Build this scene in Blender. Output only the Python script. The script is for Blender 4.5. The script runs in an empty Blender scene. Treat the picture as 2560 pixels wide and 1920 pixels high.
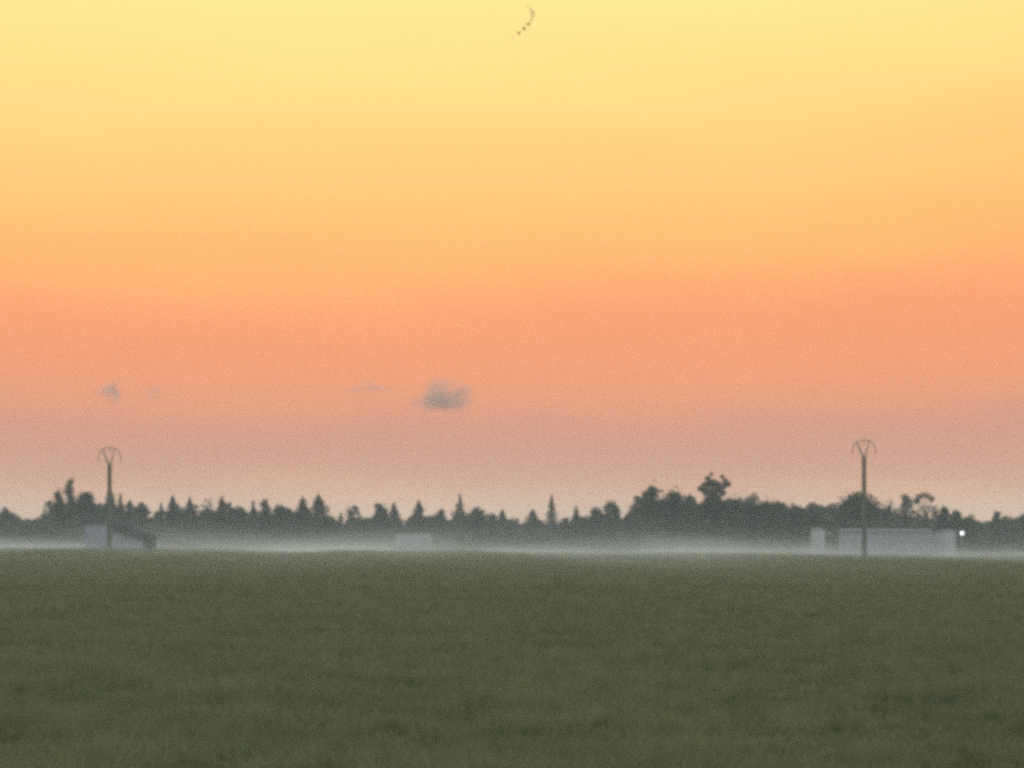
import bpy, bmesh, math, random
import numpy as np
from mathutils import Vector, Matrix

rng = np.random.default_rng(7)
random.seed(7)
scene = bpy.context.scene
C = scene.collection

# ------------------------------------------------------------------ camera
F = 12178.0            # focal length in photo pixels (2560 wide, about 12 degrees)
HZ = 1350.0            # photo row of the level horizon
CAM_H = 2.0
TILT = math.atan((HZ - 960.0) / F)
cam = bpy.data.cameras.new("camera")
cam.sensor_width = 36.0
cam.lens = 36.0 * F / 2560.0
cam.clip_start = 0.5
cam.clip_end = 60000.0
cam_o = bpy.data.objects.new("camera", cam)
cam_o.location = (0, 0, CAM_H)
cam_o.rotation_euler = (math.pi / 2 + TILT, 0, 0)
C.objects.link(cam_o)
scene.camera = cam_o

# ------------------------------------------------------------------ sky, sun, exposure
EXPOSURE = 3.4
SKY_STRENGTH = 0.1
SUN_EL, SUN_ROT = math.radians(3.0), math.radians(-2.0)
scene.view_settings.view_transform = 'Standard'
scene.view_settings.look = 'None'
scene.view_settings.exposure = EXPOSURE
scene.view_settings.gamma = 1.0
scene.view_settings.use_curve_mapping = False
scene.cycles.filter_width = 4.3          # soft, as a long digital zoom is
scene.cycles.volume_bounces = 1
scene.cycles.max_bounces = 6
scene.cycles.diffuse_bounces = 3
scene.cycles.volume_step_rate = 1.0
scene.cycles.volume_max_steps = 512
scene.cycles.use_denoising = False         # what grain is left is as fine as the photograph's
scene.cycles.use_adaptive_sampling = False


def lin(c):
    return tuple(((v / 255) / 12.92 if v / 255 <= 0.04045 else ((v / 255 + 0.055) / 1.055) ** 2.4) for v in c)


def N(nt, kind, **kw):
    n = nt.nodes.new(kind)
    for k, v in kw.items():
        setattr(n, k, v)
    return n


def M(nt, op, a, b=None, c=None, clamp=False):
    n = nt.nodes.new("ShaderNodeMath")
    n.operation = op
    n.use_clamp = clamp
    for i, v in enumerate((a, b, c)):
        if v is None:
            continue
        if isinstance(v, (int, float)):
            n.inputs[i].default_value = v
        else:
            nt.links.new(v, n.inputs[i])
    return n.outputs[0]


def smooth(nt, v, a, b, lo=0.0, hi=1.0):
    n = N(nt, "ShaderNodeMapRange", interpolation_type='SMOOTHSTEP')
    nt.links.new(v, n.inputs[0])
    n.inputs[1].default_value, n.inputs[2].default_value = a, b
    n.inputs[3].default_value, n.inputs[4].default_value = lo, hi
    return n.outputs[0]


def mixcol(nt, f, a, b):
    n = N(nt, "ShaderNodeMix", data_type='RGBA')
    for s, v in ((n.inputs[0], f), (n.inputs[6], a), (n.inputs[7], b)):
        if isinstance(v, (int, float)):
            s.default_value = v
        elif isinstance(v, tuple):
            s.default_value = (*v, 1.0)
        else:
            nt.links.new(v, s)
    return n.outputs[2]


SKY_ROWS = [   # photo row, sky colour there
    (1350, (270, 190, 124)),
    (1290, (256, 179, 121)),
    (1225, (232, 157, 108)),
    (1160, (215, 145, 111)),
    (1080, (220, 144, 112)),
    (1000, (248, 154, 107)),
    (900, (252, 156, 98)),
    (800, (261, 161, 101)),
    (735, (265, 172, 103)),
    (675, (269, 184, 106)),
    (560, (268, 199, 110)),
    (430, (266, 209, 119)),
    (280, (265, 222, 131)),
    (130, (263, 233, 143)),
    (0, (262, 240, 152))]

world = bpy.data.worlds.new("World")
scene.world = world
world.use_nodes = True
nt = world.node_tree
bg = nt.nodes["Background"]
bg.inputs[1].default_value = SKY_STRENGTH
sky = N(nt, "ShaderNodeTexSky", sky_type='NISHITA', sun_disc=False)
sky.sun_elevation, sky.sun_rotation = SUN_EL, SUN_ROT
sky.dust_density = 2.0
tc = N(nt, "ShaderNodeTexCoord")
sep = N(nt, "ShaderNodeSeparateXYZ")
nt.links.new(tc.outputs["Generated"], sep.inputs[0])
sx, sy, sz = sep.outputs
# the bands of the glow are a little uneven
noi = N(nt, "ShaderNodeTexNoise")
noi.inputs["Scale"].default_value = 14.0
noi.inputs["Detail"].default_value = 3.0
mp = N(nt, "ShaderNodeMapping")
mp.inputs["Scale"].default_value = (1.0, 1.0, 5.0)
nt.links.new(tc.outputs["Generated"], mp.inputs[0])
nt.links.new(mp.outputs[0], noi.inputs[0])
wob = M(nt, 'MULTIPLY', M(nt, 'SUBTRACT', noi.outputs[0], 0.5), 0.013)
dx = M(nt, 'ADD', sx, 0.03)                                # the glow stands highest over the hidden sun
el = M(nt, 'MULTIPLY', sz, M(nt, 'MAXIMUM', M(nt, 'SUBTRACT', 1.0, M(nt, 'MULTIPLY', M(nt, 'MULTIPLY', dx, dx), 6.0)), 0.8))
el = M(nt, 'ADD', el, wob)
ZR = 0.115
RAMP = 0.75
ramp = N(nt, "ShaderNodeValToRGB")
cr = ramp.color_ramp
cr.interpolation = 'B_SPLINE'
while len(cr.elements) > 1:
    cr.elements.remove(cr.elements[-1])
for i, (row, col) in enumerate(SKY_ROWS):
    z = math.sin(math.atan((HZ - row) / F))
    e = cr.elements[0] if i == 0 else cr.elements.new(min(1.0, z / ZR))
    e.position = min(1.0, z / ZR)
    e.color = (*(v * RAMP for v in lin(col)), 1)          # kept below 1, scaled back below
nt.links.new(M(nt, 'DIVIDE', el, ZR, clamp=True), ramp.inputs[0])
# above the picture the yellow goes on into cream, then near-white, brightened to light the field
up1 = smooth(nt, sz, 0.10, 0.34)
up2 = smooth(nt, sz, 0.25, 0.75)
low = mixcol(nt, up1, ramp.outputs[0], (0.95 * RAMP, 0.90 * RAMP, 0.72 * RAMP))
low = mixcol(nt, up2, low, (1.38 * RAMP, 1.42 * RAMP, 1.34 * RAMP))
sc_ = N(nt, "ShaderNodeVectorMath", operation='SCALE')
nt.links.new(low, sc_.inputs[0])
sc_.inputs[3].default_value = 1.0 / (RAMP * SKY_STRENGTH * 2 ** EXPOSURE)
hyp = M(nt, 'SQRT', M(nt, 'ADD', M(nt, 'MULTIPLY', sx, sx), M(nt, 'ADD', M(nt, 'MULTIPLY', sy, sy), 1e-5)))
waz = smooth(nt, M(nt, 'DIVIDE', sy, hyp), -0.7, 0.6)
wel = smooth(nt, sz, 0.55, 1.0, 1.0, 0.75)
w = M(nt, 'MULTIPLY', waz, wel)
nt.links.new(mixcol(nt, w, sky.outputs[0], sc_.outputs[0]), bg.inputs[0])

sun = bpy.data.lights.new("sun", 'SUN')
sun.energy = 0.06
sun.angle = math.radians(12)
sun.color = (1.0, 0.72, 0.45)
sun_o = bpy.data.objects.new("sun", sun)
d = Vector((math.sin(SUN_ROT) * math.cos(SUN_EL), math.cos(SUN_ROT) * math.cos(SUN_EL), math.sin(SUN_EL)))
sun_o.rotation_euler = d.to_track_quat('Z', 'Y').to_euler()
sun_o.location = (0, 0, 60)
C.objects.link(sun_o)


# ------------------------------------------------------------------ helpers
def at(px, py, dist):
    """World point seen at photo pixel (px, py) at distance dist along the ground."""
    v = Vector(((px - 1280.0) / F, (960.0 - py) / F, -1.0))
    v = cam_o.rotation_euler.to_matrix() @ v
    return Vector((0, 0, CAM_H)) + v * (dist / v.y)


def ground_z(x, y):
    """The field rises gently to the left in the distance."""
    x = np.asarray(x, float)
    y = np.asarray(y, float)
    t = np.clip((y - 120.0) / 300.0, 0, 1)
    t = t * t * (3 - 2 * t)
    z = 0.0085 * (60.0 - np.clip(x, -150.0, 150.0)) * t
    u = np.clip((y - 470.0) / 250.0, 0, 1)
    z = z - 0.4 * u * u * (3 - 2 * u)                     # beyond the crest the ground falls away a little
    z = z + t * (0.10 * np.sin(x * 0.19 + 1.0 + 0.004 * y) + 0.06 * np.sin(x * 0.53 + y * 0.021))
    return z + 0.05 * np.sin(x * 0.31 + y * 0.05) * np.sin(y * 0.083 + 1.3) * (1 - 0.7 * t)


def gz(x, y):
    return float(ground_z(x, y))


def material(name, c1, c2, scale=3.0, rough=0.85, bump=0.0, rand=0.0, stretch=(1, 1, 1), spec=0.2):
    m = bpy.data.materials.new(name)
    m.use_nodes = True
    nt = m.node_tree
    b = nt.nodes["Principled BSDF"]
    b.inputs["Roughness"].default_value = rough
    b.inputs["Specular IOR Level"].default_value = spec
    t = N(nt, "ShaderNodeTexCoord")
    mp = N(nt, "ShaderNodeMapping")
    mp.inputs["Scale"].default_value = stretch
    nt.links.new(t.outputs["Object"], mp.inputs[0])
    n = N(nt, "ShaderNodeTexNoise")
    n.inputs["Scale"].default_value = scale
    n.inputs["Detail"].default_value = 5.0
    nt.links.new(mp.outputs[0], n.inputs[0])
    f = smooth(nt, n.outputs[0], 0.3, 0.7)
    if rand:
        oi = N(nt, "ShaderNodeObjectInfo")
        f = M(nt, 'ADD', M(nt, 'MULTIPLY', f, 1 - rand), M(nt, 'MULTIPLY', oi.outputs["Random"], rand))
    nt.links.new(mixcol(nt, f, c1, c2), b.inputs["Base Color"])
    if bump:
        bp = N(nt, "ShaderNodeBump")
        bp.inputs["Strength"].default_value = bump
        nt.links.new(n.outputs[0], bp.inputs["Height"])
        nt.links.new(bp.outputs[0], b.inputs["Normal"])
    return m


def mesh_np(name, verts, faces):
    """verts (n,3), faces (m,k) with one k for all faces."""
    verts = np.ascontiguousarray(verts, np.float32)
    faces = np.ascontiguousarray(faces, np.int32)
    me = bpy.data.meshes.new(name)
    me.vertices.add(len(verts))
    me.vertices.foreach_set("co", verts.ravel())
    k = faces.shape[1]
    me.loops.add(faces.size)
    me.loops.foreach_set("vertex_index", faces.ravel())
    me.polygons.add(len(faces))
    me.polygons.foreach_set("loop_start", np.arange(0, faces.size, k, dtype=np.int32))
    me.polygons.foreach_set("loop_total", np.full(len(faces), k, np.int32))
    me.update(calc_edges=True)
    return me


def link(name, me, mat, parent=None):
    o = bpy.data.objects.new(name, me)
    if mat and not me.materials:
        me.materials.append(mat)
    C.objects.link(o)
    o.parent = parent
    return o


def tag(o, label, cat=None, group=None, kind=None):
    o["label"] = label
    if cat:
        o["category"] = cat
    if group:
        o["group"] = group
    if kind:
        o["kind"] = kind
    return o


def thing(name, label, cat, loc, rz=0.0, group=None):
    o = bpy.data.objects.new(name, None)
    C.objects.link(o)
    o.location = loc
    o.rotation_euler = (0, 0, rz)
    return tag(o, label, cat, group)


def bm_obj(name, bm, mat, parent=None, smooth_shade=False):
    me = bpy.data.meshes.new(name)
    bmesh.ops.recalc_face_normals(bm, faces=bm.faces)
    bm.to_mesh(me)
    bm.free()
    if smooth_shade:
        me.polygons.foreach_set("use_smooth", [True] * len(me.polygons))
    return link(name, me, mat, parent)


def add_box(bm, x0, x1, y0, y1, z0, z1, top=None):
    """Box; top = (x0, x1, y0, y1) tapers its upper face."""
    t = top or (x0, x1, y0, y1)
    v = [bm.verts.new(p) for p in ((x0, y0, z0), (x1, y0, z0), (x1, y1, z0), (x0, y1, z0),
                                   (t[0], t[2], z1), (t[1], t[2], z1), (t[1], t[3], z1), (t[0], t[3], z1))]
    for f in ((0, 3, 2, 1), (4, 5, 6, 7), (0, 1, 5, 4), (1, 2, 6, 5), (2, 3, 7, 6), (3, 0, 4, 7)):
        bm.faces.new([v[i] for i in f])


def add_prism(bm, prof, y0, y1):
    """An outline in x, z carried from y0 to y1."""
    a = [bm.verts.new((x, y0, z)) for x, z in prof]
    b = [bm.verts.new((x, y1, z)) for x, z in prof]
    bm.faces.new(a)
    bm.faces.new(b[::-1])
    n = len(prof)
    for i in range(n):
        bm.faces.new((a[i], b[i], b[(i + 1) % n], a[(i + 1) % n]))


def add_tube(bm, pts, radii, seg=6):
    rings = []
    for i, p in enumerate(pts):
        p = Vector(p)
        t = (Vector(pts[min(i + 1, len(pts) - 1)]) - Vector(pts[max(i - 1, 0)])).normalized()
        u = t.cross(Vector((0, 1, 0)))
        if u.length < 0.2:
            u = t.cross(Vector((1, 0, 0)))
        u.normalize()
        v = t.cross(u)
        r = radii[i] if hasattr(radii, '__len__') else radii
        rings.append([bm.verts.new(p + (u * math.cos(a) + v * math.sin(a)) * r)
                      for a in [2 * math.pi * k / seg for k in range(seg)]])
    for a, b in zip(rings, rings[1:]):
        for k in range(seg):
            bm.faces.new((a[k], a[(k + 1) % seg], b[(k + 1) % seg], b[k]))
    bm.faces.new(rings[0][::-1])
    bm.faces.new(rings[-1])


def add_lathe(bm, prof, origin=(0, 0, 0), seg=10, axis='Z'):
    rings = []
    for r, h in prof:
        ring = []
        for k in range(seg):
            a = 2 * math.pi * k / seg
            p = (r * math.cos(a), r * math.sin(a), h) if axis == 'Z' else (r * math.cos(a), h, r * math.sin(a))
            ring.append(bm.verts.new(Vector(p) + Vector(origin)))
        rings.append(ring)
    for a, b in zip(rings, rings[1:]):
        for k in range(seg):
            bm.faces.new((a[k], a[(k + 1) % seg], b[(k + 1) % seg], b[k]))
    bm.faces.new(rings[0][::-1])
    bm.faces.new(rings[-1])


def vnoise(x, y, seed):
    """Smooth value noise in -1..1."""
    g = np.random.default_rng(seed).random((256, 256)) * 2 - 1
    xi, yi = np.floor(x).astype(int), np.floor(y).astype(int)
    fx, fy = x - xi, y - yi
    fx, fy = fx * fx * (3 - 2 * fx), fy * fy * (3 - 2 * fy)
    a, b = g[xi % 256, yi % 256], g[(xi + 1) % 256, yi % 256]
    c, d_ = g[xi % 256, (yi + 1) % 256], g[(xi + 1) % 256, (yi + 1) % 256]
    return (a * (1 - fx) + b * fx) * (1 - fy) + (c * (1 - fx) + d_ * fx) * fy


# ------------------------------------------------------------------ materials
def grass_material():
    m = bpy.data.materials.new("grass")
    m.use_nodes = True
    nt = m.node_tree
    b = nt.nodes["Principled BSDF"]
    b.inputs["Roughness"].default_value = 0.75
    b.inputs["Specular IOR Level"].default_value = 0.04
    t = N(nt, "ShaderNodeTexCoord")
    n1 = N(nt, "ShaderNodeTexNoise")
    n1.inputs["Scale"].default_value = 0.3
    n1.inputs["Detail"].default_value = 4
    n2 = N(nt, "ShaderNodeTexNoise")
    n2.inputs["Scale"].default_value = 2.8
    n2.inputs["Detail"].default_value = 4
    for n in (n1, n2):
        nt.links.new(t.outputs["Object"], n.inputs[0])
    f = M(nt, 'ADD', M(nt, 'MULTIPLY', smooth(nt, n1.outputs[0], 0.35, 0.65), 0.3),
          M(nt, 'MULTIPLY', smooth(nt, n2.outputs[0], 0.35, 0.65), 0.7))
    col = mixcol(nt, f, (0.088, 0.100, 0.053), (0.208, 0.208, 0.130))
    nt.links.new(col, b.inputs["Base Color"])
    tr = N(nt, "ShaderNodeBsdfTranslucent")            # blades let light through
    nt.links.new(col, tr.inputs[0])
    mx = N(nt, "ShaderNodeMixShader")
    mx.inputs[0].default_value = 0.5
    nt.links.new(b.outputs[0], mx.inputs[1])
    nt.links.new(tr.outputs[0], mx.inputs[2])
    nt.links.new(mx.outputs[0], nt.nodes["Material Output"].inputs["Surface"])
    return m


MAT_GRASS = grass_material()
MAT_SOIL = material("field_soil", (0.045, 0.048, 0.026), (0.070, 0.068, 0.036), scale=0.5, bump=0.3, spec=0.0, rough=1.0)
MAT_LEAF = material("leaves", (0.024, 0.036, 0.022), (0.048, 0.060, 0.034), scale=0.6, rand=0.5)
MAT_NEEDLE = material("needles", (0.022, 0.034, 0.022), (0.046, 0.056, 0.034), scale=0.8, rand=0.5)
MAT_BARK = material("bark", (0.05, 0.04, 0.03), (0.09, 0.075, 0.055), scale=4.0, bump=0.4, stretch=(3, 3, 0.6))
MAT_CONC = material("pole_concrete", (0.125, 0.112, 0.094), (0.175, 0.155, 0.13), scale=5.0, bump=0.2)
MAT_STEEL = material("galvanised_steel", (0.11, 0.095, 0.085), (0.17, 0.15, 0.13), scale=12.0, rough=0.6, spec=0.4)
MAT_GLASSINS = material("insulator_glaze", (0.09, 0.06, 0.045), (0.14, 0.10, 0.07), scale=9.0, rough=0.3, spec=0.5)
MAT_WALL = material("white_render", (0.31, 0.285, 0.305), (0.39, 0.365, 0.38), scale=1.2, bump=0.1)
MAT_WALL2 = material("pale_sheet_cladding", (0.225, 0.205, 0.235), (0.29, 0.27, 0.30), scale=1.0, bump=0.1)
MAT_ROOFD = material("dark_roof_sheet", (0.055, 0.055, 0.055), (0.09, 0.09, 0.085), scale=2.0, bump=0.2)
MAT_ROOFP = material("pale_roof_sheet", (0.10, 0.10, 0.12), (0.14, 0.14, 0.16), scale=1.5, bump=0.1)
MAT_BIRD = material("feathers", (0.34, 0.06, 0.03), (0.42, 0.09, 0.05), scale=20.0)

# ------------------------------------------------------------------ ground: one sheet out to the horizon
ys = np.concatenate([np.linspace(-60, 20, 12), np.linspace(24, 200, 110), np.linspace(205, 620, 90),
                     np.linspace(640, 1100, 24), np.geomspace(1200, 6000, 14)])
xs = np.concatenate([-np.geomspace(6000, 165, 12), np.linspace(-150, 150, 121), np.geomspace(165, 6000, 12)])
XX, YY = np.meshgrid(xs, ys)
V = np.stack([XX.ravel(), YY.ravel(), ground_z(XX, YY).ravel()], 1)
nx, ny = len(xs), len(ys)
I = np.arange(nx * ny).reshape(ny, nx)
FQ = np.stack([I[:-1, :-1], I[:-1, 1:], I[1:, 1:], I[1:, :-1]], -1).reshape(-1, 4)
g = link("ground", mesh_np("ground", V, FQ), MAT_SOIL)
g.data.polygons.foreach_set("use_smooth", [True] * len(g.data.polygons))
tag(g, "flat open field stretching away to the misty treeline", kind="structure")


# ------------------------------------------------------------------ grass: tufts of blades, thinner with distance
def make_grass():
    yy, xx = [], []
    edges = np.concatenate([np.arange(28, 120, 4.0), np.arange(120, 560, 12.0)])
    for y0, y1 in zip(edges, edges[1:]):
        ym = (y0 + y1) / 2
        half = 0.118 * y1 + 2.5
        n = int(85 * (40 / ym) ** 1.4 * 2 * half * (y1 - y0))
        yy.append(rng.uniform(y0, y1, n))
        xx.append(rng.uniform(-half, half, n))
    y, x = np.concatenate(yy), np.concatenate(xx)
    n0 = vnoise(x / 0.17, y / 0.5, 9)
    n1 = vnoise(x / 0.5, y / 1.0, 1)
    n2 = vnoise(x / 1.3 + 30, y / 3.6, 2)
    n3 = vnoise(x / 9.0 + 60, y / 14.0, 3)
    n4 = vnoise(x / 40.0 + 10, y / 22.0, 4)
    hgt = 0.20 * (1 + 0.32 * n0 + 0.48 * n1 + 0.58 * n2 + 0.12 * n3 + 0.05 * n4) * rng.uniform(0.75, 1.25, len(y))
    hgt = np.clip(hgt, 0.05, 0.42)
    keep = rng.random(len(y)) < np.clip(0.88 + 0.1 * n2 + 0.2 * n1 + 0.15 * n0, 0.4, 1)
    x, y, hgt = x[keep], y[keep], hgt[keep]
    k = 5
    x, y, hgt = np.repeat(x, k), np.repeat(y, k), np.repeat(hgt, k)
    n = len(x)
    spread = 0.05 + y * 0.0003
    bx, by = x + rng.normal(0, 1, n) * spread, y + rng.normal(0, 1, n) * spread
    ang = rng.uniform(0, 2 * math.pi, n)
    w = np.maximum(0.009, y * 0.00016) * rng.uniform(0.7, 1.4, n)
    lean = hgt * rng.uniform(0.2, 1.3, n)
    la = rng.uniform(0, 2 * math.pi, n)
    z = ground_z(bx, by) - 0.02
    h = hgt * rng.uniform(0.6, 1.15, n)
    ca, sa = np.cos(ang) * w, np.sin(ang) * w
    P0 = np.stack([bx - ca, by - sa, z], 1)
    P1 = np.stack([bx + ca, by + sa, z], 1)
    P2 = np.stack([bx + np.cos(la) * lean, by + np.sin(la) * lean, z + h], 1)
    V = np.stack([P0, P1, P2], 1).reshape(-1, 3)
    return mesh_np("grass", V, np.arange(3 * n).reshape(-1, 3))


o = link("field_grass", make_grass(), MAT_GRASS)
tag(o, "short dull green grass covering the field in uneven tussocks", "grass", kind="stuff")


# ------------------------------------------------------------------ trees
def leaf_mesh(name, P, size, flat=0.0):
    n = len(P)
    a = rng.normal(0, 1, (n, 3))
    a /= np.linalg.norm(a, axis=1)[:, None]
    b = rng.normal(0, 1, (n, 3))
    b[:, 2] *= (1 - flat)
    b -= a * (a * b).sum(1)[:, None]
    b /= np.linalg.norm(b, axis=1)[:, None]
    s = (size * rng.uniform(0.6, 1.35, n))[:, None]
    q = [P - a * s * 0.5, P + b * s * 0.32, P + a * s * 0.55, P - b * s * 0.32]
    V = np.stack(q, 1).reshape(-1, 3)
    return mesh_np(name, V, np.arange(4 * n).reshape(-1, 4))


def ball(n, c, r):
    v = rng.normal(0, 1, (n, 3))
    v /= np.linalg.norm(v, axis=1)[:, None]
    return np.asarray(c) + v * (rng.random(n) ** 0.45)[:, None] * np.asarray(r)


def crown_spruce(H, R, dens=1.0, base=0.06):
    pts, limbs = [], []
    tiers = int(18 + H * 1.2)
    for i in range(tiers):
        t = base + (1 - base) * (i / tiers) ** 0.92
        rad = R * (1 - t) ** 0.95 * rng.uniform(0.72, 1.15) + 0.03
        nb = max(4, int(9 * dens))
        a0 = rng.uniform(0, 6.28)
        for b in range(nb):
            a = a0 + 6.28 * b / nb + rng.uniform(-0.25, 0.25)
            r = rad * rng.uniform(0.6, 1.2)
            m = max(3, int((5 + r * 9) * dens))
            s = rng.random(m) ** 0.8
            drop = 0.22 * r
            w = 0.04 + 0.15 * r * (1 - s)
            p = np.stack([np.cos(a) * r * s + rng.normal(0, 1, m) * w, np.sin(a) * r * s + rng.normal(0, 1, m) * w,
                          H * t - drop * s + rng.normal(0, 0.12, m)], 1)
            pts.append(p)
            if b % 3 == 0:
                limbs.append((t * H, a, r * 0.9, -drop))
    pts.append(np.stack([rng.normal(0, 0.03, 14), rng.normal(0, 0.03, 14), H * rng.uniform(0.94, 1.02, 14)], 1))
    return np.concatenate(pts), 0.29, limbs


def crown_round(H, R, base=0.1, dens=1.0, lumps=None, flat=0.0):
    pts, limbs = [], []
    hb = H * base
    cz, rz = (H + hb) / 2, (H - hb) / 2
    nl = lumps or int(16 + 3 * R * rz ** 0.5)
    for i in range(nl):
        v = rng.normal(0, 1, 3)
        v /= np.linalg.norm(v)
        k = rng.uniform(0.45, 0.86)
        lr = rng.uniform(0.22, 0.42) * min(R, rz * 1.4)
        c = np.array([v[0] * (R - lr * 0.8) * k, v[1] * (R - lr * 0.8) * k, cz + v[2] * (rz - lr * 0.7) * (k * 0.5 + 0.5)])
        n = int(70 * dens * max(0.6, lr) ** 1.7 + 30)
        pts.append(ball(n, c, (lr * 1.15, lr * 1.15, lr)))
        limbs.append((c[0], c[1], c[2]))
    pts.append(ball(int(220 * dens), (0, 0, cz), (R * 0.6, R * 0.6, rz * 0.85)))
    pts.append(ball(int(160 * dens), (0, 0, cz), (R * 1.02, R * 1.02, rz)))
    return np.concatenate(pts), 0.42, limbs


def crown_column(H, R):
    pts, limbs = [], []
    for i in range(22):
        t = 0.12 + 0.80 * i / 21
        k = min(1.0, ((1.02 - t) / 0.22) ** 0.6)
        c = np.array([rng.normal(0, .18) * R, rng.normal(0, .18) * R, H * t])
        pts.append(ball(60, c, (R * k * rng.uniform(.7, 1.0), R * k * rng.uniform(.7, 1.0), 0.055 * H)))
        limbs.append(tuple(c + np.array([rng.normal(0, .4) * R * k, rng.normal(0, .4) * R * k, 0.02 * H])))
    return np.concatenate(pts), 0.36, limbs


def crown_sparse(H, R, ring=False):
    pts, limbs = [], []
    for i in range(13):
        if ring:                                         # twigs and leaves only round the outside of an open crown
            a = math.pi * (0.02 + 0.90 * i / 12) + rng.normal(0, 0.07)
            k = rng.uniform(0.72, 0.95)
            c = np.array([math.cos(a) * R * k, rng.uniform(-0.3, 0.3) * R, H * 0.60 + math.sin(a) * H * 0.40 * k])
            lr = R * (0.34 if i in (1, 2) else rng.uniform(0.13, 0.24))
        else:
            a = rng.uniform(0, 6.28)
            k = rng.uniform(0.2, 0.85)
            c = np.array([math.cos(a) * R * k, math.sin(a) * R * k, H * (0.97 - 0.42 * k - rng.uniform(0, 0.25))])
            lr = rng.uniform(0.14, 0.26) * R
        pts.append(ball(int(34 + 30 * lr), c, (lr * 1.2, lr, lr)))
        limbs.append(tuple(c))
    pts.append(ball(420, (0, 0, H * 0.25), (R * 0.75, R * 0.6, H * 0.25)))
    pts.append(ball(170, (0, 0, H * 0.66), (R * 0.9, R * 0.6, H * 0.3)))
    return np.concatenate(pts), 0.34, limbs


def crown_big_sparse(H, R):
    """Wispy-topped tall tree: tufts on a few upright limbs above a dense lower crown."""
    pts, limbs = [], []
    tufts = [(-0.45, 0.86, .12), (-0.30, 0.93, .13), (-0.12, 0.985, .07), (-0.2, 0.87, .2), (0.02, 0.88, .2), (0.22, 0.85, .2),
             (0.45, 0.955, .10), (0.58, 0.90, .13), (0.72, 0.865, .13), (0.5, 0.84, .14), (-0.65, 0.81, .16), (0.3, 0.80, .2),
             (-0.35, 0.78, .24), (0.0, 0.78, .22), (0.45, 0.76, .16)]
    for x, z, r in tufts:
        c = np.array([x * R, rng.uniform(-.35, .35) * R, z * H])
        pts.append(ball(int(40 + 420 * r), c, (r * R * 1.1, r * R, r * R)))
        limbs.append(tuple(c))
    p, _, l2 = crown_round(H * 0.80, R * 1.05, 0.06)
    pts.append(p)
    pts.append(ball(260, (0, 0, H * 0.72), (R * 0.55, R * 0.5, H * 0.11)))
    return np.concatenate(pts), 0.36, limbs


def crown_willow(H, R):
    p, s, limbs = crown_round(H, R * 0.8, 0.35, 0.9)
    pts = [p]
    for i in range(34):
        a = rng.uniform(0, 6.28)
        r = R * rng.uniform(0.55, 1.0)
        z0, z1 = H * rng.uniform(0.5, 0.8), H * rng.uniform(0.08, 0.35)
        m = 26
        t = rng.random(m)
        pts.append(np.stack([np.cos(a) * r + rng.normal(0, 0.14, m), np.sin(a) * r + rng.normal(0, 0.14, m), z0 + (z1 - z0) * t], 1))
    return np.concatenate(pts), 0.32, limbs


def make_tree(kind, px, py, wpx, dist, label):
    top = at(px, py, dist)
    z0 = gz(top.x, dist)
    H, R = top.z - z0, wpx * 0.5 * dist / F
    t = thing("conifer_tree" if kind in ("spruce", "thin", "slim") else "bush" if kind == "bush" else "broadleaf_tree",
              label, "bush" if kind == "bush" else "tree", (top.x, dist, z0), 0.0,
              "bushes along the far treeline" if kind == "bush" else "trees along the far treeline")
    mat = MAT_LEAF
    if kind == "spruce":
        P, s, limbs = crown_spruce(H, R * 3.7); mat = MAT_NEEDLE
    elif kind == "slim":
        P, s, limbs = crown_spruce(H, R * 2.6, 0.85, 0.1); mat = MAT_NEEDLE
    elif kind == "thin":
        P, s, limbs = crown_spruce(H, R * 2.6, 0.72, 0.08); mat = MAT_NEEDLE
    elif kind == "column":
        P, s, limbs = crown_column(H, R)
    elif kind == "round":
        P, s, limbs = crown_round(H, R * 1.18, 0.12)
    elif kind == "bush":
        P, s, limbs = crown_round(H, R * 1.35, 0.02, 1.0)
    elif kind == "willow":
        P, s, limbs = crown_willow(H, R)
    elif kind == "ring":
        P, s, limbs = crown_sparse(H, R, True)
    elif kind == "wispy":
        P, s, limbs = crown_big_sparse(H, R)
    else:
        P, s, limbs = crown_sparse(H, R)
    P[:, 2] *= H / np.percentile(P[:, 2], 99.6)
    # trunk and limbs
    bm = bmesh.new()
    r0 = 0.05 + 0.016 * H
    conifer = kind in ("spruce", "thin", "slim")
    hh = H * (0.96 if conifer else 0.62)
    lean = rng.normal(0, 0.015 * H, 2)
    pts = [(lean[0] * f, lean[1] * f, -0.15 + (hh + 0.15) * f) for f in (0, 0.08, 0.35, 0.7, 1.0)]
    add_tube(bm, pts, [r0 * 1.35, r0, r0 * 0.8, r0 * 0.5, r0 * 0.12], 7)
    sel = limbs if len(limbs) <= 22 else [limbs[i] for i in rng.permutation(len(limbs))[:22]]
    for l in sel:
        if conifer:
            zz, a, r, dz = l
            c = (math.cos(a) * r, math.sin(a) * r, zz + dz)
            s0 = (lean[0] * zz / H, lean[1] * zz / H, min(zz, hh * 0.97))
            add_tube(bm, [s0, c], [r0 * 0.2, 0.012], 4)
        else:
            zz = hh * rng.uniform(0.45, 0.95) if l[2] > hh * 0.5 else l[2] * 0.6
            f = zz / hh
            s0 = Vector((lean[0] * f, lean[1] * f, zz))
            c = Vector(l)
            mid = s0.lerp(c, 0.5) + Vector((rng.normal(0, .1) * R * .4, rng.normal(0, .1) * R * .4, 0.06 * H))
            add_tube(bm, [s0, mid, c], [r0 * 0.36, r0 * 0.24, 0.025], 5)
    bm_obj("trunk", bm, MAT_BARK, t, True)
    link("crown", leaf_mesh("crown", P, s), mat, t)
    return t


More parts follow.
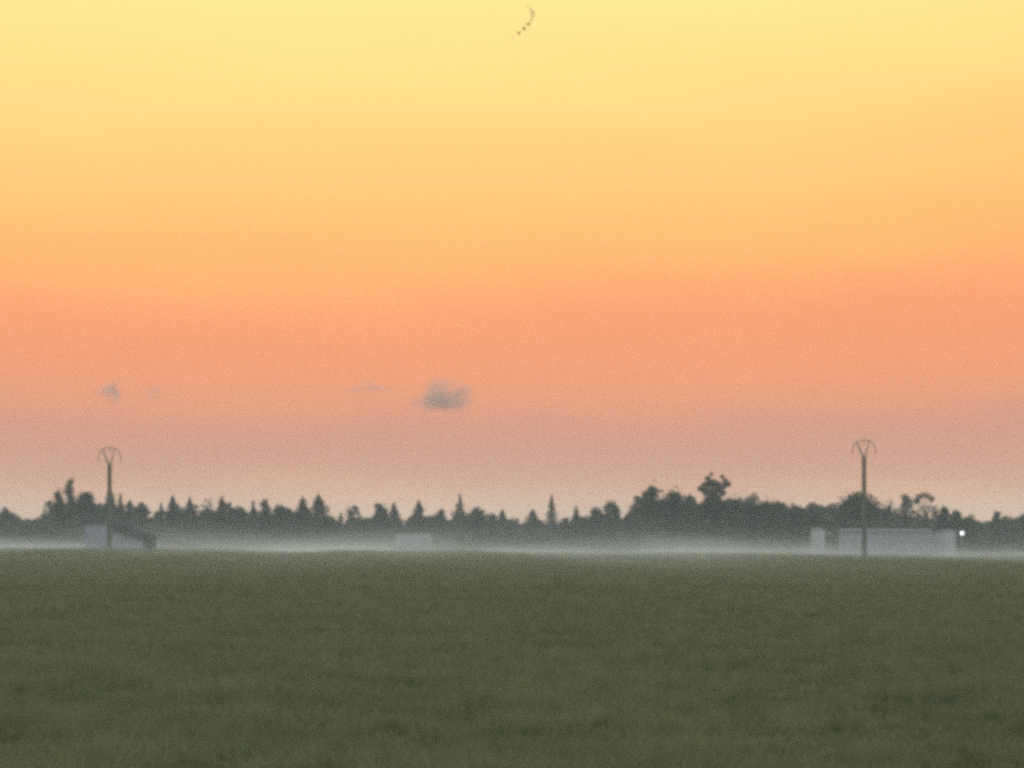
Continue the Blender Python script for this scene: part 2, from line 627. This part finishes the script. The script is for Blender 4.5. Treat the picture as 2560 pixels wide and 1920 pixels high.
TREES = [
    ("round", 14, 1271, 50, 760, "low rounded tree at the left edge of the photo"),
    ("willow", 147, 1228, 46, 745, "ragged drooping tree touching the left side of the tall column-shaped tree"),
    ("column", 176, 1198, 31, 742, "tall narrow column-shaped tree, the highest crown left of the left pole"),
    ("round", 217, 1232, 62, 750, "bushy dark tree between the column-shaped tree and the left pole"),
    ("spruce", 276, 1226, 40, 752, "dark pointed tree standing right behind the left pole"),
    ("slim", 301, 1237, 22, 746, "slim spiky conifer closest on the right of the left pole"),
    ("spruce", 325, 1253, 28, 756, "small pointed conifer, second to the right of the left pole"),
    ("round", 354, 1258, 50, 748, "rounded tree with sloping right side above the barn's low eave"),
    ("slim", 403, 1258, 22, 752, "thin small conifer, first spike right of the barn"),
    ("spruce", 432, 1243, 36, 744, "sharp dark conifer, second spike right of the barn"),
    ("spruce", 474, 1249, 34, 750, "sharp dark conifer, third spike right of the barn"),
    ("round", 520, 1256, 40, 746, "blunt rounded tree touching a taller pointed conifer on its right, right of the barn"),
    ("spruce", 554, 1244, 34, 752, "pointed conifer between a blunt round tree and a wide low tree"),
    ("round", 592, 1269, 60, 748, "wide low flat-topped tree halfway between the barn and the white shed"),
    ("slim", 633, 1255, 24, 744, "thin spike of a conifer just left of a blunt block-shaped tree"),
    ("column", 662, 1250, 32, 750, "blunt block-shaped tree right of a thin conifer spike"),
    ("round", 699, 1264, 46, 746, "round-topped tree left of the notch before two pointed conifers"),
    ("spruce", 757, 1246, 46, 752, "left one of two pointed conifers before the wide gap in the treeline"),
    ("spruce", 797, 1241, 58, 744, "right and taller one of two pointed conifers before the wide gap"),
    ("bush", 824, 1291, 56, 748, "bush sloping down from the taller of two conifers into the gap"),
    ("slim", 852, 1282, 20, 746, "little thin conifer standing alone in the gap of the treeline"),
    ("sparse", 881, 1265, 52, 742, "see-through tree with two upright stems right of the little lone conifer"),
    ("bush", 913, 1296, 54, 752, "low bush between the two-stemmed see-through tree and a ragged tree"),
    ("round", 951, 1260, 46, 750, "ragged round tree left of the narrow conifer above the white shed's left end"),
    ("spruce", 985, 1260, 38, 744, "narrow conifer on the left rim of the deep gap above the white shed"),
    ("spruce", 1047, 1254, 42, 748, "dark conifer on the right rim of the deep gap above the white shed"),
    ("bush", 1078, 1292, 46, 752, "low bush beside the dark conifer above the white shed's right end"),
    ("round", 1104, 1276, 38, 746, "small round tree just left of the tall loose-branched spruce"),
    ("thin", 1150, 1238, 44, 744, "tall loose-branched spruce rising highest near the middle, right of the white shed"),
    ("round", 1194, 1271, 52, 750, "round tree just right of the tall loose-branched spruce"),
    ("bush", 1231, 1287, 48, 746, "low bush right of the round tree in the middle of the treeline"),
    ("spruce", 1256, 1278, 36, 752, "short blunt conifer at the middle of the treeline"),
    ("sparse", 1284, 1296, 32, 758, "faint low see-through tree in the dip right of the photo's middle"),
    ("spruce", 1332, 1278, 52, 746, "broad short conifer left of the tall slender spruce"),
    ("thin", 1379, 1240, 38, 742, "tall slender spruce with a patch of sky at its right foot"),
    ("bush", 1413, 1296, 36, 750, "small bush just right of the tall slender spruce"),
    ("thin", 1440, 1267, 30, 754, "small thin-leaved tree, second right of the tall slender spruce"),
    ("bush", 1462, 1294, 38, 748, "low bush left of the pair of round trees before the big wood"),
    ("round", 1492, 1271, 42, 744, "left and lower one of a pair of round trees before the big wood"),
    ("round", 1528, 1255, 50, 748, "right and taller one of a pair of round trees before the big wood"),
    ("bush", 1573, 1288, 44, 730, "bush at the left foot of the big wood"),
    ("column", 1593, 1241, 38, 724, "narrow upright tree forming the left shoulder of the big wood"),
    ("round", 1631, 1217, 58, 718, "tall round knob-topped tree at the left end of the big wood"),
    ("round", 1677, 1229, 66, 722, "broad tree right of the knob-topped tree in the big wood"),
    ("round", 1720, 1240, 66, 716, "broad tree left of the wispy-topped tree in the big wood"),
    ("wispy", 1784, 1185, 100, 720, "tallest tree of the wood, wispy open tufts on top"),
    ("round", 1836, 1247, 72, 714, "rounded tree right of the wispy-topped tree"),
    ("round", 1877, 1238, 66, 720, "domed tree, second right of the wispy-topped tree"),
    ("round", 1932, 1254, 84, 716, "wide flat tree in the sinking middle of the big wood"),
    ("round", 1988, 1264, 64, 722, "low flat tree above the narrow pale outbuilding's left side"),
    ("round", 2036, 1259, 64, 718, "lumpy low tree just left of the great round tree behind the right pole"),
    ("round", 2143, 1235, 126, 712, "great broad round tree behind the right pole"),
    ("sparse", 2224, 1253, 36, 726, "thin faint tree right of the great round tree"),
    ("column", 2263, 1239, 44, 716, "upright dark rounded tree left of the open arch-shaped crown"),
    ("ring", 2308, 1233, 74, 714, "open tree whose crown makes an arch with sky showing through"),
    ("round", 2360, 1270, 46, 722, "lumpy tree right of the arch-shaped open crown"),
    ("round", 2387, 1278, 42, 716, "small round tree straight above the lit lamp"),
    ("round", 2424, 1290, 62, 720, "low dome-shaped tree right of the lit lamp before the gap"),
    ("spruce", 2490, 1280, 36, 730, "blunt small conifer right of the gap near the right edge"),
    ("bush", 2525, 1300, 54, 734, "low bush between the blunt small conifer and the right edge"),
    ("round", 2556, 1290, 46, 730, "small round tree cut by the right edge of the photo"),
]
for a in TREES:
    make_tree(*a)


def make_undergrowth():
    n = 150000
    x = rng.uniform(-190, 190, n)
    y = rng.uniform(752, 790, n)
    # how high the closed wood stands below the single treetops, by bearing (photo columns and rows at its distance)
    prof = [(-900, 1300), (0, 1291), (43, 1301), (124, 1297), (140, 1264), (255, 1262), (300, 1275), (340, 1285), (392, 1292),
            (450, 1283), (720, 1288), (770, 1284), (820, 1312), (846, 1320), (870, 1306), (925, 1306), (975, 1300), (1014, 1323),
            (1035, 1302), (1130, 1297), (1165, 1299), (1300, 1314), (1350, 1309), (1392, 1316), (1410, 1309), (1470, 1303),
            (1550, 1303), (1562, 1308), (1585, 1284), (1612, 1252), (1700, 1254), (1850, 1256), (2050, 1270), (2090, 1266),
            (2200, 1270), (2215, 1287), (2290, 1294), (2340, 1294), (2400, 1302), (2450, 1306), (2464, 1320), (2480, 1309),
            (2560, 1303), (3600, 1300)]
    row = np.interp(1280 + x / 770 * F, [p[0] for p in prof], [p[1] for p in prof])
    top = CAM_H + (HZ - row) / F * 770 - ground_z(x, y) - 0.1
    top += 0.6 * vnoise(x / 3.0 + 50, y / 14.0, 11) + 0.6 * vnoise(x / 1.1 + 50, y / 14.0, 12)
    top += 1.9 * np.clip(vnoise(x / 0.85 + 90, y / 30.0, 13) - 0.15, 0, 1)       # small tops standing out of the mass
    z = ground_z(x, y) + top * rng.random(n) ** 0.9
    return leaf_mesh("woodland_undergrowth", np.stack([x, y, z], 1), 0.72)


o = link("woodland_undergrowth", make_undergrowth(), MAT_LEAF)
tag(o, "dark low mass of undergrowth and far wood beneath the treetops", "undergrowth", kind="stuff")


# ------------------------------------------------------------------ electricity poles with an arched cross-arm
def make_pole(px, top_row, dist, label, flip=1):
    p = at(px, top_row, dist)
    z0 = gz(p.x, dist)
    H = p.z - z0
    t = thing("utility_pole", label, "utility pole", (p.x, dist, z0), 0.12 * flip, "concrete electricity poles in the field")
    bm = bmesh.new()
    wb, wt, db, dt = 0.225, 0.17, 0.15, 0.10            # half widths and depths, foot and top
    lw = 0.075
    def hw(z): return wb + (wt - wb) * z / H
    def hd(z): return db + (dt - db) * z / H
    for s in (-1, 1):
        x0, x1 = sorted((s * wb, s * (wb - lw)))
        t0, t1 = sorted((s * wt, s * (wt - lw * 0.8)))
        add_box(bm, x0, x1, -db, db, -0.3, H, (t0, t1, -dt, dt))
    nb = 13
    for i in range(nb + 1):                              # rungs between the two flanges, solid foot and head
        zc = H * i / nb
        hgt = 0.12 if 0 < i < nb else 0.35
        h0, h1 = max(-0.25, zc - hgt / 2), min(H - 0.004, zc + hgt / 2)
        w0, w1 = hw(h0) - lw * 0.9, hw(h1) - lw * 0.78
        d0 = hd(h1) * 0.86
        add_box(bm, -w0, w0, -d0, d0, h0, h1, (-w1, w1, -d0, d0))
    for i in range(nb):                                  # recessed web
        h0, h1 = H * i / nb + 0.05, H * (i + 1) / nb - 0.05
        w0, w1 = hw(h0) - lw * 0.9, hw(h1) - lw * 0.78
        add_box(bm, -w0, w0, -0.035, 0.035, h0, h1, (-w1, w1, -0.035, 0.035))
    bm_obj("shaft", bm, MAT_CONC, t)
    # arch and its two raked braces
    A, RISE = 1.05, 1.52                                 # half span and crown height above the shaft top
    bm = bmesh.new()
    arch = []
    for i in range(17):
        a = math.pi * (0.0 + i / 16)
        arch.append((math.cos(a) * A, 0, H + RISE - 0.78 + math.sin(a) * 0.78 - 0.12 * abs(math.cos(a)) ** 6))
    add_tube(bm, arch, 0.042, 6)
    bm_obj("arch_bar", bm, MAT_STEEL, t, True)
    def on_arch(x): return H + RISE - 0.78 + 0.78 * math.sqrt(max(0, 1 - (x / A) ** 2))
    for s, ex, r in ((-1, 0.66, 0.095), (1, 0.48, 0.07)):
        bm = bmesh.new()
        add_tube(bm, [(s * 0.06, -0.02, H - 0.45), (s * 0.12, -0.01, H + 0.08), (s * ex, 0, on_arch(ex))], [r, r, r * 0.7], 6)
        bm_obj("brace", bm, MAT_STEEL, t, True)
    for ya, yb in ((-dt - 0.03, -dt - 0.004), (dt + 0.004, dt + 0.03)):
        bm = bmesh.new()
        add_box(bm, -wt - 0.03, wt + 0.03, ya, yb, H - 0.55, H - 0.38)
        bm_obj("clamp_plate", bm, MAT_STEEL, t)
    prof = [(0.012, 0), (0.03, -0.04)]
    for i in range(3):
        prof += [(0.025, -0.06 - 0.10 * i), (0.07, -0.09 - 0.10 * i), (0.065, -0.11 - 0.10 * i), (0.02, -0.13 - 0.10 * i)]
    prof += [(0.015, -0.36), (0.02, -0.39)]
    for x in (-A, 0, A):
        bm = bmesh.new()
        zz = arch[0][2] if x else on_arch(0)
        add_lathe(bm, prof, (x, 0, zz - 0.03), 8)
        bm_obj("insulator", bm, MAT_GLASSINS, t, True)


make_pole(274, 1160, 452, "concrete electricity pole with arched cross-arm in front of the barn", -1)
make_pole(2160, 1142, 436, "concrete electricity pole with arched cross-arm in front of the long white building", 1)


# ------------------------------------------------------------------ buildings
def make_barn():
    D = 482
    x0 = at(275, 1380, D).x
    t = thing("barn", "small pale barn with dark sloping roof behind the left pole", "barn", (x0, D, gz(x0, D) - 0.05), 0.05)
    bm = bmesh.new()                                     # tall left block
    add_box(bm, -2.5, -0.02, 0, 5, 0, 2.55)
    bm_obj("wall", bm, MAT_WALL2, t)
    bm = bmesh.new()
    add_prism(bm, [(-2.62, 2.554), (0.1, 2.70), (0.1, 2.80), (-2.62, 2.65)], -0.12, 5.12)
    bm_obj("roof", bm, MAT_ROOFP, t)
    bm = bmesh.new()                                     # right wall under the falling roof
    add_prism(bm, [(0, 0), (3.25, 0), (3.25, 1.30), (0, 2.45)], 0.05, 4.9)
    bm_obj("wall", bm, MAT_WALL2, t)
    bm = bmesh.new()                                     # dark roof with ribs
    sl = (1.42 - 2.88) / 4.5
    add_prism(bm, [(0.104, 2.88), (4.55, 1.40), (4.55, 1.20), (0.104, 2.66)], -0.45, 5.3)
    for i in range(12):
        y = -0.3 + i * 0.48
        add_prism(bm, [(0.12, 2.87), (4.54, 1.40), (4.54, 1.455), (0.12, 2.925)], y, y + 0.1)
    bm_obj("roof", bm, MAT_ROOFD, t)
    bm = bmesh.new()                                     # deep verge board
    add_prism(bm, [(0.104, 2.655), (4.5, 1.195), (4.5, 0.72), (0.104, 2.16)], -0.40, -0.33)
    bm_obj("verge_board", bm, MAT_ROOFD, t)
    bm = bmesh.new()
    add_box(bm, 3.254, 4.45, 4.6, 4.8, 0, 1.18, (3.254, 4.45, 4.6, 4.8))
    bm_obj("back_panel", bm, MAT_ROOFD, t)
    for x in (3.55, 4.3):
        bm = bmesh.new()
        add_box(bm, x - 0.11, x + 0.11, -0.32, -0.1, 0, 1.30 - (x - 3.55) * 0.3)
        bm_obj("post", bm, MAT_ROOFD, t)
    bm = bmesh.new()
    add_box(bm, -2.53, 3.3, -0.06, -0.004, 0, 0.22)
    bm_obj("plinth", bm, MAT_ROOFD, t)


def make_shed():
    D = 545
    a, b = at(984, 1360, D).x, at(1074, 1360, D).x
    top = at(1030, 1331, D).z
    x0 = (a + b) / 2
    z0 = gz(x0, D) - 0.05
    hw, H = (b - a) / 2, top - z0
    t = thing("shed", "small white box-shaped shed alone in the mist left of middle", "shed", (x0, D, z0), -0.06)
    bm = bmesh.new()
    add_box(bm, -hw, hw, 0, 3.2, 0, H - 0.1, (-hw + 0.22, hw, 0, 3.2))
    bm_obj("wall", bm, MAT_WALL, t)
    bm = bmesh.new()
    add_prism(bm, [(-hw + 0.12, H - 0.096), (hw + 0.08, H - 0.05), (hw + 0.08, H + 0.03), (-hw + 0.12, H - 0.02)], -0.1, 3.3)
    bm_obj("roof", bm, MAT_ROOFP, t)


def make_long_building():
    D = 620
    a, b, e = at(2106, 1360, D).x, at(2330, 1360, D).x, at(2394, 1360, D).x
    z0 = gz(a, D) - 0.05
    t = thing("long_building", "long low white farm building behind the right pole", "building", (a, D, z0), 0.0)
    H = at(2106, 1324, D).z - z0
    L, L2 = b - a, e - a
    bm = bmesh.new()
    add_box(bm, 0, L, 0, 7, 0, H - 0.2)
    bm_obj("wall", bm, MAT_WALL2, t)
    bm = bmesh.new()
    v = [bm.verts.new(p) for p in ((-0.2, -0.3, H - 0.196), (L + 0.15, -0.3, H - 0.25), (L + 0.15, 7.3, H - 0.25), (-0.2, 7.3, H - 0.196),
                                   (-0.2, 3.5, H + 0.12), (L + 0.15, 3.5, H + 0.04))]
    for f in ((0, 1, 5, 4), (2, 3, 4, 5), (0, 4, 3), (1, 2, 5), (0, 3, 2, 1)):
        bm.faces.new([v[i] for i in f])
    bm_obj("roof", bm, MAT_ROOFP, t)
    bm = bmesh.new()
    add_prism(bm, [(L + 0.004, 0), (L2, 0), (L2, H - 0.15), (L2 - 0.6, H + 0.02), (L + 0.004, H - 0.55)], 2.5, 7)
    bm_obj("annex_wall", bm, MAT_WALL, t)
    bm = bmesh.new()
    add_prism(bm, [(L + 0.16, H - 0.54), (L2 - 0.6, H + 0.024), (L2 + 0.15, H - 0.19), (L2 + 0.15, H - 0.11), (L2 - 0.6, H + 0.11), (L + 0.16, H - 0.46)], 2.3, 7.2)
    bm_obj("annex_roof", bm, MAT_ROOFP, t)
    bm = bmesh.new()
    add_box(bm, -0.03, L - 0.02, -0.05, -0.004, 0, 0.55)
    bm_obj("plinth", bm, MAT_ROOFD, t)


def make_outbuilding():
    D = 640
    a, b = at(2033, 1360, D).x, at(2063, 1360, D).x
    x0 = (a + b) / 2
    z0 = gz(x0, D) - 0.05
    hw, H = (b - a) / 2, at(2047, 1318, D).z - z0
    t = thing("outbuilding", "narrow pale upright outbuilding left of the long white building", "outbuilding", (x0, D, z0), 0.1)
    bm = bmesh.new()
    add_prism(bm, [(-hw, 0), (hw, 0), (hw, H - 0.35), (0, H - 0.06), (-hw, H - 0.35)], 0, 2.4)
    bm_obj("wall", bm, MAT_WALL, t)
    bm = bmesh.new()
    add_prism(bm, [(-hw - 0.1, H - 0.37), (0, H - 0.055), (hw + 0.1, H - 0.37), (hw + 0.1, H - 0.30), (0, H), (-hw - 0.1, H - 0.30)], -0.1, 2.5)
    bm_obj("roof", bm, MAT_ROOFP, t)


make_barn()
make_shed()
make_long_building()
make_outbuilding()


# ------------------------------------------------------------------ the one lit lamp
def make_lamp():
    D = 604
    p = at(2405, 1333, D)
    z0 = gz(p.x, D)
    H = p.z - z0
    t = thing("yard_lamp", "lit white yard lamp at the right end of the long building", "lamp", (p.x, D, z0))
    bm = bmesh.new()
    add_tube(bm, [(0, 0.12, -0.2), (0, 0.12, H * 0.5), (0, 0.12, H + 0.05)], [0.06, 0.05, 0.04], 8)
    bm_obj("post", bm, MAT_STEEL, t, True)
    bm = bmesh.new()
    add_lathe(bm, [(0.08, 0.10), (0.20, 0.06), (0.23, 0.0), (0.23, -0.05), (0.215, -0.05), (0.21, -0.01)], (0, 0, H), 14, 'Y')
    bm_obj("housing", bm, MAT_STEEL, t, True)
    m = bpy.data.materials.new("lit_lens")
    m.use_nodes = True
    b = m.node_tree.nodes["Principled BSDF"]
    b.inputs["Emission Color"].default_value = (0.86, 1.0, 0.98, 1)
    b.inputs["Emission Strength"].default_value = 0.26
    bm = bmesh.new()
    add_lathe(bm, [(0.205, -0.02), (0.17, -0.065), (0.09, -0.09), (0.01, -0.098)], (0, 0, H), 14, 'Y')
    bm_obj("lens", bm, m, t, True)


make_lamp()


# ------------------------------------------------------------------ birds in a curved line
def bird_mesh():
    bm = bmesh.new()
    add_lathe(bm, [(0.004, -0.17), (0.018, -0.15), (0.03, -0.115), (0.028, -0.09), (0.055, -0.03), (0.058, 0.03), (0.035, 0.10), (0.014, 0.14)],
              (0, 0, 0), 8, 'Y')
    for s in (-1, 1):                                    # raised, bent wings
        st = [(0.03, -0.06, 0.07, 0.02), (0.11, -0.075, 0.055, 0.10), (0.19, -0.04, 0.05, 0.13), (0.27, 0.03, 0.06, 0.12)]
        rows = []
        for x, ya, yb, z in st:
            rows.append([bm.verts.new((s * x, ya, z)), bm.verts.new((s * x, yb, z)), bm.verts.new((s * x, (ya + yb) / 2, z + 0.014))])
        for a, b in zip(rows, rows[1:]):
            for i in range(3):
                bm.faces.new((a[i], a[(i + 1) % 3], b[(i + 1) % 3], b[i]))
        bm.faces.new(rows[0])
        bm.faces.new(rows[-1][::-1])
    v = [bm.verts.new(p) for p in ((-0.02, 0.11, 0), (0.02, 0.11, 0), (0.05, 0.21, 0.004), (-0.05, 0.21, 0.004),
                                   (-0.02, 0.11, 0.012), (0.02, 0.11, 0.012), (0.05, 0.21, 0.010), (-0.05, 0.21, 0.010))]
    for f in ((0, 3, 2, 1), (4, 5, 6, 7), (0, 1, 5, 4), (1, 2, 6, 5), (2, 3, 7, 6), (3, 0, 4, 7)):
        bm.faces.new([v[i] for i in f])
    bmesh.ops.recalc_face_normals(bm, faces=bm.faces)
    me = bpy.data.meshes.new("bird")
    bm.to_mesh(me)
    bm.free()
    me.materials.append(MAT_BIRD)
    return me


BIRDS = [
    (1319, 14.6, 430, "faint tiny bird at the very top end of the curved flock"),
    (1327, 24, 330, "faint tiny bird, second from the top end of the curved flock"),
    (1331, 33, 330, "dark bird, third from the top end of the curved flock"),
    (1332, 42, 320, "dark bird where the curved flock bulges farthest right"),
    (1328.6, 50.5, 305, "reddish bird just below the rightmost bird of the curved flock"),
    (1320.6, 61.5, 300, "reddish bird, fourth from the bottom end of the curved flock"),
    (1310, 72.7, 300, "reddish bird, third from the bottom end of the curved flock"),
    (1297.6, 84, 325, "small bird, second from the bottom end of the curved flock"),
    (1284.6, 95, 420, "faint tiny bird at the bottom end of the curved flock"),
]
bm_ = bird_mesh()
for i, (px, py, dist, label) in enumerate(BIRDS):
    o = bpy.data.objects.new("flying_bird", bm_)
    C.objects.link(o)
    o.location = at(px, py, dist)
    o.scale = (0.86,) * 3 if "faint" not in label else (0.6,) * 3
    o.rotation_euler = (0.25, 0.35 * math.sin(i * 2.1), 0.9 + 0.5 * math.sin(i * 1.3))
    tag(o, label, "bird", "birds flying in a curved line high in the sky")


# ------------------------------------------------------------------ air: even haze, and mist lying on the far field
def box_obj(name, x0, x1, y0, y1, z0, z1):
    bm = bmesh.new()
    add_box(bm, x0, x1, y0, y1, z0, z1)
    return bm_obj(name, bm, None)


def volume_material(name):
    m = bpy.data.materials.new(name)
    m.use_nodes = True
    nt = m.node_tree
    nt.nodes.remove(nt.nodes["Principled BSDF"])
    v = N(nt, "ShaderNodeVolumePrincipled")
    nt.links.new(v.outputs[0], nt.nodes["Material Output"].inputs["Volume"])
    return m, nt, v


m, nt, v = volume_material("haze_air")
v.inputs["Color"].default_value = (0.89, 0.93, 1.0, 1)
v.inputs["Density"].default_value = 0.00020
haze = box_obj("haze", -6100, 6100, -100, 6100, -2.5, 42)
haze.data.materials.append(m)
tag(haze, "thin even haze hanging over the whole field", kind="stuff")

m, nt, v = volume_material("mist_air")
m.cycles.volume_step_rate = 8.0
v.inputs["Color"].default_value = (0.86, 0.85, 0.83, 1)
t = N(nt, "ShaderNodeTexCoord")
s = N(nt, "ShaderNodeSeparateXYZ")
nt.links.new(t.outputs["Object"], s.inputs[0])
xc = N(nt, "ShaderNodeClamp")
nt.links.new(s.outputs[0], xc.inputs[0])
xc.inputs[1].default_value, xc.inputs[2].default_value = -150, 150
hh = M(nt, 'SUBTRACT', s.outputs[2], M(nt, 'MULTIPLY', M(nt, 'SUBTRACT', 60.0, xc.outputs[0]), 0.0085))
hh = M(nt, 'ADD', hh, smooth(nt, s.outputs[1], 470, 720, 0.0, 0.4))
hh = M(nt, 'MAXIMUM', hh, 0.0)
n = N(nt, "ShaderNodeTexNoise")
n.inputs["Scale"].default_value = 1.0
n.inputs["Detail"].default_value = 2.0
mp = N(nt, "ShaderNodeMapping")
mp.inputs["Scale"].default_value = (0.05, 0.004, 0.30)
nt.links.new(t.outputs["Object"], mp.inputs[0])
nt.links.new(mp.outputs[0], n.inputs[0])
puff = smooth(nt, n.outputs[0], 0.28, 0.72, 0.25, 1.75)
Hs = 1.0
lay = M(nt, 'ADD', M(nt, 'MULTIPLY', M(nt, 'EXPONENT', M(nt, 'DIVIDE', hh, -0.85)), 0.0009),
        M(nt, 'MULTIPLY', M(nt, 'EXPONENT', M(nt, 'DIVIDE', hh, -2.6)), 0.0007))
front = smooth(nt, s.outputs[1], 300, 680)
topf = smooth(nt, hh, 6.0, 10.0, 1.0, 0.0)
dens = M(nt, 'MULTIPLY', M(nt, 'MULTIPLY', lay, puff), M(nt, 'MULTIPLY', front, topf))
thin = M(nt, 'MULTIPLY', M(nt, 'EXPONENT', M(nt, 'DIVIDE', hh, -0.8)), 0.0038)     # a thin skin creeping out over the field
dens = M(nt, 'ADD', dens, M(nt, 'MULTIPLY', M(nt, 'MULTIPLY', thin, puff), smooth(nt, s.outputs[1], 130, 540)))
nt.links.new(dens, v.inputs["Density"])
mist = box_obj("ground_mist", -300, 300, 125, 900, -2.0, 12.5)
mist.data.materials.append(m)
tag(mist, "pale low mist lying over the far end of the field", "mist", kind="stuff")


# ------------------------------------------------------------------ small grey clouds far beyond the haze
def make_cloud(px, py, wpx, hpx, label, density, seed, bend=0.0, rag=2.2):
    D = 25000.0
    p = at(px, py, D)
    k = D / F
    rx, rz = wpx * 0.5 * k, hpx * 0.5 * k
    bm = bmesh.new()
    bmesh.ops.create_icosphere(bm, subdivisions=3, radius=1.0)
    for vv in bm.verts:
        vv.co = (vv.co.x * rx, vv.co.y * rx * 0.7, vv.co.z * rz + bend * rz * (vv.co.x ** 2))
    m, nt, v = volume_material("cloud_vapour")
    v.inputs["Color"].default_value = (0.53, 0.47, 0.48, 1)
    t = N(nt, "ShaderNodeTexCoord")
    mp = N(nt, "ShaderNodeMapping")
    mp.inputs["Scale"].default_value = (1 / rx, 1 / (rx * 0.7), 1 / rz)
    nt.links.new(t.outputs["Object"], mp.inputs[0])
    sp = N(nt, "ShaderNodeSeparateXYZ")
    nt.links.new(mp.outputs[0], sp.inputs[0])
    zz = M(nt, 'SUBTRACT', sp.outputs[2], M(nt, 'MULTIPLY', M(nt, 'MULTIPLY', sp.outputs[0], sp.outputs[0]), bend))
    r = M(nt, 'SQRT', M(nt, 'ADD', M(nt, 'MULTIPLY', sp.outputs[0], sp.outputs[0]),
                        M(nt, 'ADD', M(nt, 'MULTIPLY', sp.outputs[1], sp.outputs[1]), M(nt, 'MULTIPLY', zz, zz))))
    no = N(nt, "ShaderNodeTexNoise", noise_dimensions='4D')
    no.inputs["W"].default_value = seed
    no.inputs["Scale"].default_value = 1.9
    no.inputs["Detail"].default_value = 4.0
    nt.links.new(mp.outputs[0], no.inputs[0])
    f = M(nt, 'ADD', M(nt, 'SUBTRACT', 0.55, r), M(nt, 'MULTIPLY', M(nt, 'SUBTRACT', no.outputs[0], 0.5), rag))
    edge = smooth(nt, r, 0.6, 0.97, 1.0, 0.0)
    f = M(nt, 'MULTIPLY', smooth(nt, f, -0.15, 0.75), edge)
    nt.links.new(M(nt, 'MULTIPLY', f, density / rx), v.inputs["Density"])
    o = bm_obj("cloud", bm, m)
    o.location = p
    tag(o, label, "cloud", "small clouds low in the sunset sky")


make_cloud(1108, 998, 235, 150, "small grey-blue cloud, the biggest and darkest, left of the photo's middle", 4.8, 3.0)
make_cloud(930, 968, 175, 56, "thin faint curved wisp of cloud left of the biggest cloud", 1.5, 7.3, -1.0, 2.4)
make_cloud(274, 983, 110, 90, "small dark puff of cloud above the left pole", 3.0, 11.0)
make_cloud(392, 980, 110, 64, "very faint cloud just right of the puff above the left pole", 0.75, 19.0)
